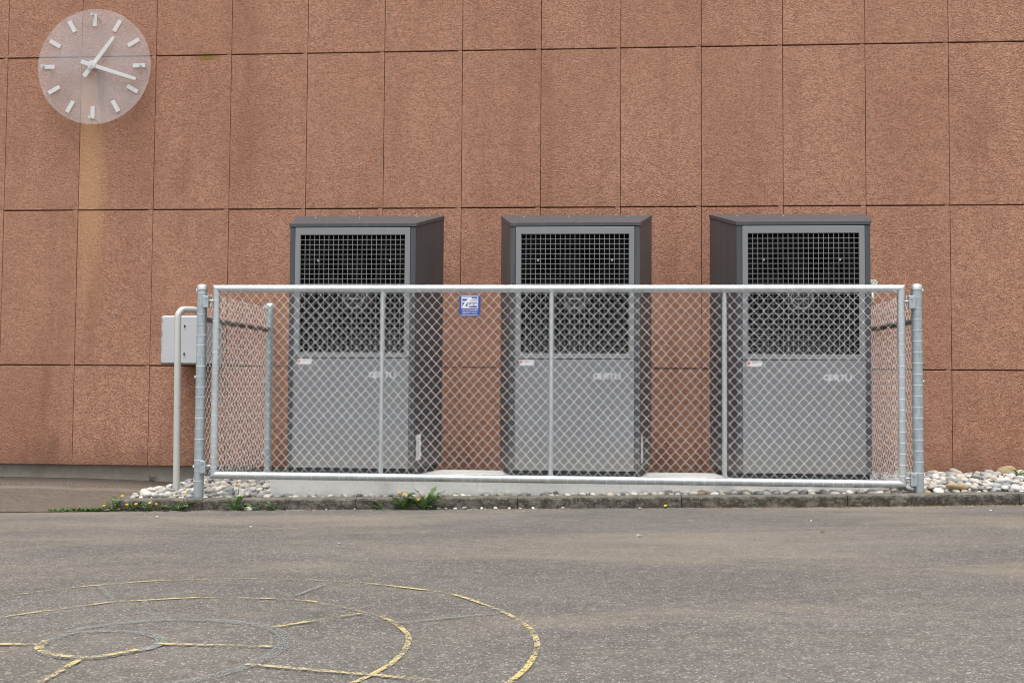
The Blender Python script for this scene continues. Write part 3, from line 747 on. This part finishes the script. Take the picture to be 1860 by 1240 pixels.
    for k in range(n):
        a = 2 * math.pi * k / n; c, s_ = math.cos(a), math.sin(a); m = max(abs(c) / .385, abs(s_) / .425); sq.append((c / m, s_ / m))
    ci = [(.345 * math.cos(2 * math.pi * k / n), .345 * math.sin(2 * math.pi * k / n)) for k in range(n)]
    vs = [(x, yb, FC + z) for x, z in sq] + [(x, yb - .012, FC + z) for x, z in ci] + [(x * .97, yb + .09, FC + z * .97) for x, z in ci]
    mb.add(vs, [(k, (k + 1) % n, (k + 1) % n + n, k + n) for k in range(n)] + [(k + n, (k + 1) % n + n, (k + 1) % n + 2 * n, k + 2 * n) for k in range(n)], True); sh = part(mb, 'fan_shroud', 'shroud', t, 0, False)
    mb = MB(); mb.box(-.31, -.285, yb - .004, yb - .001, 1.645, 1.68); part(mb, 'warning_sticker', 'red', sh)
    mb = MB(); mb.box(-.40, .40, yb + .17, yb + .18, .93, 1.80); mb.box(-.40, -.39, y0 + .03, yb + .17, .93, 1.80); mb.box(.39, .40, y0 + .03, yb + .17, .93, 1.80); mb.box(-.40, .40, y0 + .03, yb + .17, 1.79, 1.80); mb.box(-.40, .40, y0 + .03, yb + .17, .93, .94); part(mb, 'inner_box', 'dark', t)
    fan = MB()
    for k in range(6):
        a0 = k * math.pi / 3 + .35; vs = []
        for i in range(6):
            f = i / 5; rr = .085 + .245 * f; a = a0 + .35 * f; w = .34 - .06 * f
            vs += [(rr * math.cos(a - w), yb + .075, FC + rr * math.sin(a - w)), (rr * math.cos(a), yb + .05, FC + rr * math.sin(a)), (rr * math.cos(a + w), yb + .03, FC + rr * math.sin(a + w))]
        fan.add(vs, [(3 * i + c, 3 * i + c + 1, 3 * i + c + 4, 3 * i + c + 3) for i in range(5) for c in (0, 1)], True)
    fo = part(fan, 'fan', 'shroud', t, 0, False)
    mb = MB(); disc(mb, 0, FC, .095, yb + .02, .09, 32); part(mb, 'fan_hub', 'black', fo, .004)
    gd = MB(); gy2 = yb - .016
    for k in range(27): gd.ring((0, gy2 + .012 * (k / 26) ** 2, FC), .075 + k * .0107, .0011, 'y', 44, 3)
    for k in range(4):
        a = math.pi / 4 + k * math.pi / 2
        for off in (-.012, .012):
            q = Vector((math.cos(a), 0, math.sin(a))); w = Vector((-math.sin(a), 0, math.cos(a)))
            gd.tube([Vector((0, gy2 - .003, FC)) + q * .07 + w * off * 2, Vector((0, gy2 - .003, FC)) + q * .358 + w * off * .4], .0024, 5, False)
    for k in range(8):
        a = k * math.pi / 4 + .39; q = Vector((math.cos(a), 0, math.sin(a))); gd.tube([Vector((0, gy2 + .002, FC)) + q * .07, Vector((0, gy2 + .012, FC)) + q * .352], .0018, 4, False)
    go = part(gd, 'fan_guard', 'guard', t); go['kind'] = 'stuff'
    mb = MB(); mb.ring((0, gy2 - .005, FC), .070, .0045, 'y', 36, 6); part(mb, 'guard_ring', 'bar', go)
    mb = MB(); mb.box(-.037, .037, gy2 - .010, gy2 - .005, FC - .010, FC - .003); part(mb, 'guard_clip', 'silver', go)
    for sx in (-1, 1):
        for sz in (-1, 1):
            mb = MB(); disc(mb, sx * .249, FC + sz * .254, .008, gy2 - .012, .02, 10); part(mb, 'guard_bolt', 'galv_post' if sz > 0 else 'guard', go)
    # maker's lettering, strokes of an even width
    yl = y - .0012; h = .0400; st = .0080; x = .124; z0 = .806; lg = MB()
    def bar(xa, xb, za, zb): lg.box(xa, xb, yl, yl + .0014, za, zb)
    def stroke(p, q, w=st):
        d = (Vector(q) - Vector(p)); nrm = Vector((-d.y, d.x)).normalized() * w / 2; lg.plate([tuple(Vector(p) - nrm), tuple(Vector(q) - nrm), tuple(Vector(q) + nrm), tuple(Vector(p) + nrm)][::1], yl, .0014)
    n = 28; ro = h / 2; vs = []
    for k in range(n):
        a = 2 * math.pi * k / n
        for rr in (ro, ro - st): vs += [(x + ro + rr * math.cos(a), yl, z0 + ro + rr * math.sin(a))]
    lg.add(vs, [(2 * k, 2 * ((k + 1) % n), 2 * ((k + 1) % n) + 1, 2 * k + 1) for k in range(n)])
    ex = x + .036; yl -= .0003
    bar(ex, ex + st, z0, z0 + h)
    for zz in (z0, z0 + h / 2 - st / 2, z0 + h - st): bar(ex + st, ex + .026, zz, zz + st)
    rx = ex + .034; bar(rx, rx + st, z0, z0 + h); bar(rx + st, rx + .020, z0 + h - st, z0 + h); bar(rx + st, rx + .020, z0 + h * .42, z0 + h * .42 + st)
    m = 10; vs = []; rc = (h * .58) / 2
    for k in range(m + 1):
        a = -math.pi / 2 + math.pi * k / m
        for rr in (rc, rc - st): vs.append((rx + .0198 + rr * math.cos(a), yl, z0 + h * .42 + rc + rr * math.sin(a)))
    lg.add(vs, [(2 * k, 2 * k + 2, 2 * k + 3, 2 * k + 1) for k in range(m)]); stroke((rx + .0165, z0 + h * .42), (rx + .031, z0), st * 1.05)
    tx = rx + .036; bar(tx, tx + .030, z0 + h - st, z0 + h); bar(tx + .0117, tx + .0117 + st, z0, z0 + h - st)
    lx = tx + .036; bar(lx, lx + st, z0, z0 + h); bar(lx + st, lx + .024, z0, z0 + st)
    ix = lx + .031; bar(ix, ix + st, z0, z0 + h)
    part(lg, 'lettering', 'silver', lp)['kind'] = 'stuff'
    # sticker with a red mark and fine print
    yl = y - .0008
    mb = MB(); mb.box(-.366, -.270, yl, yl + .001, .896, .932); sk = part(mb, 'sticker', 'sticker', lp)
    mb = MB(); mb.plate([(-.362, .908), (-.349, .908), (-.347, .916), (-.352, .928), (-.361, .926)], yl - .0005, .0006); part(mb, 'emblem', 'red', sk)
    mb = MB()
    for x0, x1, zz in ((-.336, -.318, .925), (-.315, -.294, .925), (-.291, -.277, .925)): mb.box(x0, x1, yl - .0005, yl + .0001, zz, zz + .003)
    mb.box(-.28, -.273, yl - .0005, yl + .0001, .899, .904); part(mb, 'print', 'ink', sk)['kind'] = 'stuff'
    mb = MB(); mb.box(-.336, -.306, yl - .0005, yl + .0001, .918, .921); part(mb, 'print', 'red', sk)
    return t
p0 = pump(); pumps = [p0, copy_tree(p0), copy_tree(p0)]
for o, x, lab in zip(pumps, (3.155, 4.663, 6.163), ('grey heat pump cabinet at the left end of the slab, nearest the white box', 'grey heat pump cabinet in the middle of the slab, between the other two', 'grey heat pump cabinet at the right end of the slab, nearest the wall tap')):
    o.location.x = x; o['label'] = lab

# ------------------------------------------------------------------ blue sign on the gate
sg = empty('fence_sign', (4.002, -1.538, 1.267), label='small blue and white company sign fixed to the gate mesh', cat='sign')
SXa, SZa, SW = 3.935, 1.333, .135
def su(u, v): return (SXa + (u - 340) / 505 * SW, SZa - (v - 365) / 510 * SW)
def quad(mb, pts, y, t=.001): mb.plate([su(*p) for p in pts], y, t)
def rect(mb, a, b, c, d, y): quad(mb, [(a, d), (c, d), (c, b), (a, b)], y)
mb = MB(); mb.box(SXa, SXa + SW, -1.541, -1.538, SZa - SW, SZa); sp = part(mb, 'sign_plate', 'blue', sg, .0006)
mb = MB(); rect(mb, 390, 385, 790, 685, -1.5418); em = part(mb, 'emblem_field', 'signwhite', sg)
mb = MB(); rect(mb, 409, 404, 771, 666, -1.5426); ef = part(mb, 'emblem_ground', 'blue', em)
mb = MB(); y = -1.5434
quad(mb, [(409, 455), (545, 455), (500, 508), (600, 508), (640, 415), (409, 415)][::-1][::-1], y); rect(mb, 409, 508, 771, 540, y)
quad(mb, [(415, 632), (475, 632), (530, 540), (470, 540)], y); rect(mb, 415, 632, 580, 662, y); part(mb, 'emblem_letters', 'signwhite', em)
def text(s, u, v, h, w, mat, parent, y, bold=.0):
    """v: baseline; h: cap height in sign units; w: total width in sign units"""
    c = bpy.data.curves.new('lettering', 'FONT'); c.body = s; c.size = 1; c.extrude = 0; c.offset = bold; c.resolution_u = 3
    o = bpy.data.objects.new('lettering_source', c); COL.objects.link(o)
    dg = bpy.context.evaluated_depsgraph_get(); me = bpy.data.meshes.new_from_object(o.evaluated_get(dg)); bpy.data.objects.remove(o)
    xs = [q.co.x for q in me.vertices]; x0, x1 = min(xs), max(xs); sx = w / 505 * SW / (x1 - x0); szz = h / 510 * SW / .70; b = su(u, v)
    for q in me.vertices: q.co = Vector((b[0] + (q.co.x - x0) * sx, y, b[1] + q.co.y * szz))
    me.materials.clear(); me.materials.append(M[mat]); me.update()
    o = put('lettering', me); return hang(o, parent)
text('John', 612, 500, 78, 150, 'signwhite', em, -1.5436, .03)
text('\u00e4une', 535, 626, 100, 228, 'signwhite', em, -1.5436, .03)
text('CH-5074 EIKEN', 395, 742, 34, 388, 'signwhite', sp, -1.5420, .02)
text('062 871 16 01', 415, 802, 34, 350, 'signwhite', sp, -1.5420, .02)
text('john-zaeune.ch', 390, 855, 34, 395, 'signwhite', sp, -1.5420, .02)
for u, v in ((362, 862), (822, 862), (362, 380), (822, 380)):
    mb = MB(); a = su(u, v); disc(mb, a[0], a[1], .0028, -1.5428, .002, 8); part(mb, 'rivet', 'steel', sp)

# ------------------------------------------------------------------ tap on the wall
tp = empty('wall_tap', (6.90, -.02, 1.5), label='pale metal garden tap with star handle on the wall right of the cabinets', cat='tap')
tx, ty, tz = 6.895, -.115, 1.512
mb = MB(); mb.tube([(tx - .01, .0, tz - .035), (tx - .01, -.012, tz - .035)], .03, 18); part(mb, 'flange', 'tap', tp)
mb = MB(); mb.tube([(tx - .01, 0, tz - .035), (tx - .01, -.09, tz - .035), (tx - .01, -.12, tz - .045), (tx - .01, -.13, tz - .085)], [.014, .015, .014, .012], 14); bdy = part(mb, 'spout', 'tap', tp)
mb = MB(); mb.tube([(tx - .01, -.075, tz - .035), (tx, -.085, tz + .01), (tx + .004, -.10, tz + .035)], [.014, .010, .006], 12); part(mb, 'stem', 'tap', tp)
wh = MB(); pts = []
c = Vector((tx + .004, -.105, tz + .042)); d = Vector((.1, -.75, .65)).normalized(); u = d.cross(Vector((0, 0, 1))).normalized(); w = d.cross(u)
for k in range(30):
    a = 2 * math.pi * k / 30; rr = .024 + .0035 * math.cos(6 * a); pts.append(c + (u * math.cos(a) + w * math.sin(a)) * rr)
wh.tube(pts, .0062, 8, False, True, True)
for k in range(3):
    a = k * math.pi / 3; q = u * math.cos(a) + w * math.sin(a); wh.tube([c - q * .022, c + q * .022], .004, 6, False)
part(wh, 'star_handle', 'tap', tp)

# ------------------------------------------------------------------ weeds, pebbles, litter
def leaf_mesh(seed, jag=1.0):
    r = random.Random(seed); n = 9; vs = []; bend = r.uniform(.35, .8)
    for i in range(n + 1):
        f = i / n; w = (.05 + .17 * f ** .8) * (1 if i < n - 1 else .45) * (1.0 if i % 2 else 1 - .6 * jag * (1 - f * .3)); w = .0 if i == n else w
        z = .25 * math.sin(f * 2.0) - bend * f * f * .45 + .35 * f; x = f
        vs += [(x, -w, z + .05 * (1 if i % 2 else 0)), (x, 0, z), (x - (.04 if i % 2 else 0), w, z + .05 * (1 if i % 2 else 0))]
    fs = [(3 * i + c, 3 * (i + 1) + c, 3 * (i + 1) + c + 1, 3 * i + c + 1) for i in range(n) for c in (0, 1)]
    mb = MB(); mb.add(vs, fs, True); return mb.mesh('leaf', 'leaf')
leaves = [leaf_mesh(i, 1.0 if i < 4 else .25) for i in range(6)]
fm = MB()
for ring_, (rad, z, n) in enumerate(((1, 0, 14), (.75, .22, 12), (.45, .38, 8))):
    for k in range(n):
        a = 2 * math.pi * (k + .5 * ring_) / n; c, s_ = math.cos(a), math.sin(a); w = .2
        fm.add([(0, 0, z * .6), (rad * c + w * s_, rad * s_ - w * c, z), (rad * 1.08 * c, rad * 1.08 * s_, z + .05), (rad * c - w * s_, rad * s_ + w * c, z)], [(0, 1, 2, 3)])
flower_me = fm.mesh('flower', 'petal'); bud = MB(); bud.tube([(0, 0, -.55), (0, 0, -.1), (0, 0, .02)], [.2, .5, .55], 8); bud_me = bud.fix(bud.mesh('flower_base', 'stem'))
def weed(x, y, z, size, nl, label, cat='weed', flowers=(), name='dandelion', group='weeds growing along the kerb', seed=0, lo=0, hi=4, up_=.55):
    t = empty(name, (x, y, z), label=label, cat=cat, group=group); r = random.Random(seed + int(x * 1000))
    for k in range(nl):
        o = put('leaf', leaves[r.randrange(lo, hi)], t); s = size * r.uniform(.55, 1.1); a = r.uniform(0, 6.283)
        if r.random() < .5: a = r.choice((r.uniform(-.6, .6), r.uniform(2.5, 3.8)))
        o.rotation_euler = (r.uniform(-.3, .3), -r.uniform(-.1, up_), a); o.scale = (s, s * r.uniform(.5, .8), s * r.uniform(.5, .9)); o.location = (r.uniform(-.015, .015), r.uniform(-.012, .004), .002)
    for fx, fy, fz in flowers:
        mb = MB(); mb.tube([(0, 0, 0), (fx * .5 + .004, fy * .6, fz * .55), (fx, fy, fz)], .0017, 5, False); me = mb.mesh('flower_stalk', 'stem'); st = put('flower_stalk', me, t)
        f = put('flower', flower_me, st, (fx, fy, fz)); f.scale = (.0095,) * 3; f.rotation_euler = (.55, r.uniform(-.3, .3), 0); b = put('flower_base', bud_me, st, (fx, fy, fz)); b.scale = (.0095,) * 3; b.rotation_euler = (.55, 0, 0)
    return t
yk = YK - .018
def gg(x, y=yk): return gz(x, y) + .002
weed(1.735, yk + .01, gg(1.73), .12, 13, 'upright weed with a closed bud at the corner of the kerb', seed=1, up_=1.0, flowers=((.055, 0, .095),))
weed(1.66, yk, gg(1.66), .07, 11, 'low weed with a yellow bloom just left of the kerb corner', seed=2, flowers=((.02, -.01, .035),))
weed(1.86, yk, gg(1.86), .085, 13, 'flat weed with small yellow blooms right of the kerb corner', seed=3, flowers=((-.03, -.01, .04), (.03, -.01, .045)))
weed(2.0, yk, gg(2.0), .10, 15, 'spreading weed below the foot of the handrail', seed=4, flowers=((-.02, -.01, .05), (.03, -.015, .045)))
weed(2.17, yk, gg(2.17), .115, 15, 'leafy dandelion with an orange bloom in front of the left post', seed=5, flowers=((.035, 0, .10),))
weed(2.535, yk, gg(2.535), .11, 16, 'dandelion with one tall yellow bloom under the gate corner', seed=6, flowers=((.02, 0, .165),), up_=.8)
weed(2.64, yk, gg(2.64), .08, 11, 'small pale weed right of the tall yellow bloom', seed=7)
weed(2.78, yk, gg(2.78), .085, 7, 'broad smooth leaved weed below the left end of the slab', name='weed', seed=8, lo=4, hi=6)
weed(3.475, yk, gg(3.475), .075, 6, 'small light green weed left of the largest dandelion', seed=9, lo=3, hi=6)
weed(3.60, yk, gg(3.6), .135, 18, 'bushy dandelion with two orange blooms against the kerb', seed=10, flowers=((-.02, 0, .105), (.01, .005, .095)), up_=.75)
weed(3.73, yk, gg(3.73), .165, 22, 'largest dandelion, jagged leaves reaching above the kerb', seed=12, up_=.9, flowers=((-.03, 0, .06),))
weed(5.23, yk + .01, gg(5.23), .03, 6, 'tiny yellow green weed at the kerb below the middle cabinet', name='weed', seed=13, flowers=((.0, -.01, .015),))
weed(5.785, yk + .005, gg(5.785), .035, 6, 'tiny weed at the kerb below the right cabinet', name='weed', seed=14)
weed(7.83, -.36, .125, .085, 14, 'green rosette weed among white stones beside the large tan rock', name='weed', seed=15, group='weeds by the wall')
weed(1.265, .035, lerp(WX, WZ, 1.265) + .004, .06, 9, 'small weed growing against the plinth left of the handrail', name='weed', seed=16, up_=1.1, group='weeds by the wall')
weed(.80, .03, lerp(WX, WZ, .8) + .004, .02, 5, 'tiny weed at the foot of the plinth below the pale scuff', name='weed', seed=17, group='weeds by the wall')
# creeping weeds in the crack between path and yard
cr = MB(); r = random.Random(5)
for _ in range(230):
    x = 1.30 + .36 * r.random() ** .7; y = YK - .01 + r.gauss(0, .012); s = r.uniform(.006, .017); a = r.uniform(0, 6.28); z = gz(x, YK - .01) + r.uniform(.004, .02)
    c, s_ = math.cos(a) * s, math.sin(a) * s
    cr.add([(x - c, y - s_, z - .004), (x + s_ * .45, y - c * .45, z + .006), (x + c, y + s_, z + r.uniform(-.002, .012)), (x - s_ * .45, y + c * .45, z + .004)], [(0, 1, 2, 3)], True)
o = cr.obj('ground_cover', 'leaf', None, fix=False); tag(o, 'low creeping green growth in the asphalt seam left of the kerb', 'weeds', kind='stuff')
# moss line in the kerb's foot
ms = MB()
for _ in range(420):
    x = r.uniform(5.4, 8.4) if r.random() < .8 else r.uniform(4.6, 8.4); y = YK - abs(r.gauss(0, .008)); s = r.uniform(.003, .009); z = gz(x, y)
    ms.add([(x - s, y - s, z), (x + s, y - s, z), (x + s, y + s * .5, z), (x - s, y + s * .5, z), (x, y, z + s * .7)], [(0, 1, 4), (1, 2, 4), (2, 3, 4), (3, 0, 4)], True)
M['moss'] = plain('rusty_moss', (.15, .085, .018), .9, 0, .4, 40)
o = ms.obj('moss', 'moss', None, fix=False); tag(o, 'rust coloured moss line along the foot of the kerb', 'moss', kind='stuff')

gm = MB()
for _ in range(900):
    x = r.uniform(1.8, 8.4); y = YK - .006 - abs(r.gauss(0, .022)); q = r.uniform(.0015, .0045); z = gz(x, y)
    a = r.uniform(0, 6.28); P3 = [(x + q * math.cos(a + k * 2.1), y + q * math.sin(a + k * 2.1), z) for k in range(3)]
    gm.add(P3 + [(x, y, z + q * r.uniform(.5, 1.2))], [(0, 1, 3), (1, 2, 3), (2, 0, 3)], True)
o = gm.obj('grit', 'stone', None, fix=False); tag(o, 'fine grit gathered on the asphalt along the kerb', 'grit', kind='stuff')
r = random.Random(21)
ORD = 'first second third fourth fifth sixth seventh eighth ninth tenth eleventh twelfth'.split()
row = [(3.83, .03, .012), (3.875, .025, .010), (3.935, .03, .011), (3.99, .025, .016), (4.05, .03, .007), (4.10, .03, .012), (4.185, .025, .012), (4.27, .02, .010), (4.34, .03, .009), (4.42, .04, .012), (4.60, .03, .012)]
peb = [(x, YK - dy, q, '%s pebble in the row along the kerb right of the largest dandelion' % ORD[k], 'pebbles in a row along the kerb') for k, (x, dy, q) in enumerate(row)]
peb += [(5.07, YK - .09, .013, 'lone pale pebble on asphalt just left of the tiny yellow green weed', None), (4.37, YK - .22, .006, 'tiny pebble on asphalt in front of the pebble row', None),
        (3.3, YK - .03, .009, 'small pebble by the kerb joint left of the light green weed', None), (3.12, YK - .03, .008, 'small pebble at the kerb between broad leaved weed and kerb joint', None),
        (2.62, YK - .03, .022, 'flat pale stone lying under the small pale weed', None),
        (5.0, -3.05, .011, 'pale pebble far out on the yard in front of the middle cabinet', None), (2.2, -2.05, .009, 'pale pebble on asphalt in front of the left gate post', None),
        (2.95, -2.6, .009, 'pale pebble on asphalt in front of the left cabinet', None), (7.05, -1.95, .008, 'pale pebble on asphalt in front of the right gate post', None),
        (5.95, -2.4, .007, 'pale pebble on asphalt in front of the right cabinet', None), (3.6, -3.3, .008, 'pale pebble on the yard between dandelions and yellow ring', None)]
for x, y, q, lab, grp in peb:
    o = put('pebble', rocks[r.randrange(9)], None, (x, y, gz(x, y) + q * .45)); o.scale = (q * 1.15, q, q * .75); o.rotation_euler = (r.uniform(-.3, .3), 0, r.uniform(0, 6))
    tag(o, lab, 'pebble', grp)
lm = MB(); lm.add([(-1, 0, .1), (-.4, -.4, 0), (.5, -.35, .12), (1, 0, .25), (.45, .4, .1), (-.4, .35, .18)], [(0, 1, 2, 5), (2, 3, 4, 5)], True); dead = lm.mesh('dead_leaf', 'deadleaf')
for x, y, lab in [(3.665, -1.66, 'dry brown leaf at the foot of the two bushy dandelions'), (2.22, -1.665, 'dry brown leaf on asphalt under the left gate post'), (2.08, -1.67, 'dry brown leaf between the spreading weed and the left post'),
                  (1.50, -1.66, 'dry brown leaf in the creeping growth of the asphalt seam'), (3.02, -1.645, 'dry brown leaf at the kerb right of the broad leaved weed'), (5.9, -2.9, 'dry brown leaf out on the open asphalt on the right')]:
    o = put('dead_leaf', dead, None, (x, y, gz(x, y) + .004)); q = r.uniform(.014, .026); o.scale = (q, q, q); o.rotation_euler = (r.uniform(-.3, .3), r.uniform(-.2, .2), r.uniform(0, 6))
    tag(o, lab, 'leaf')
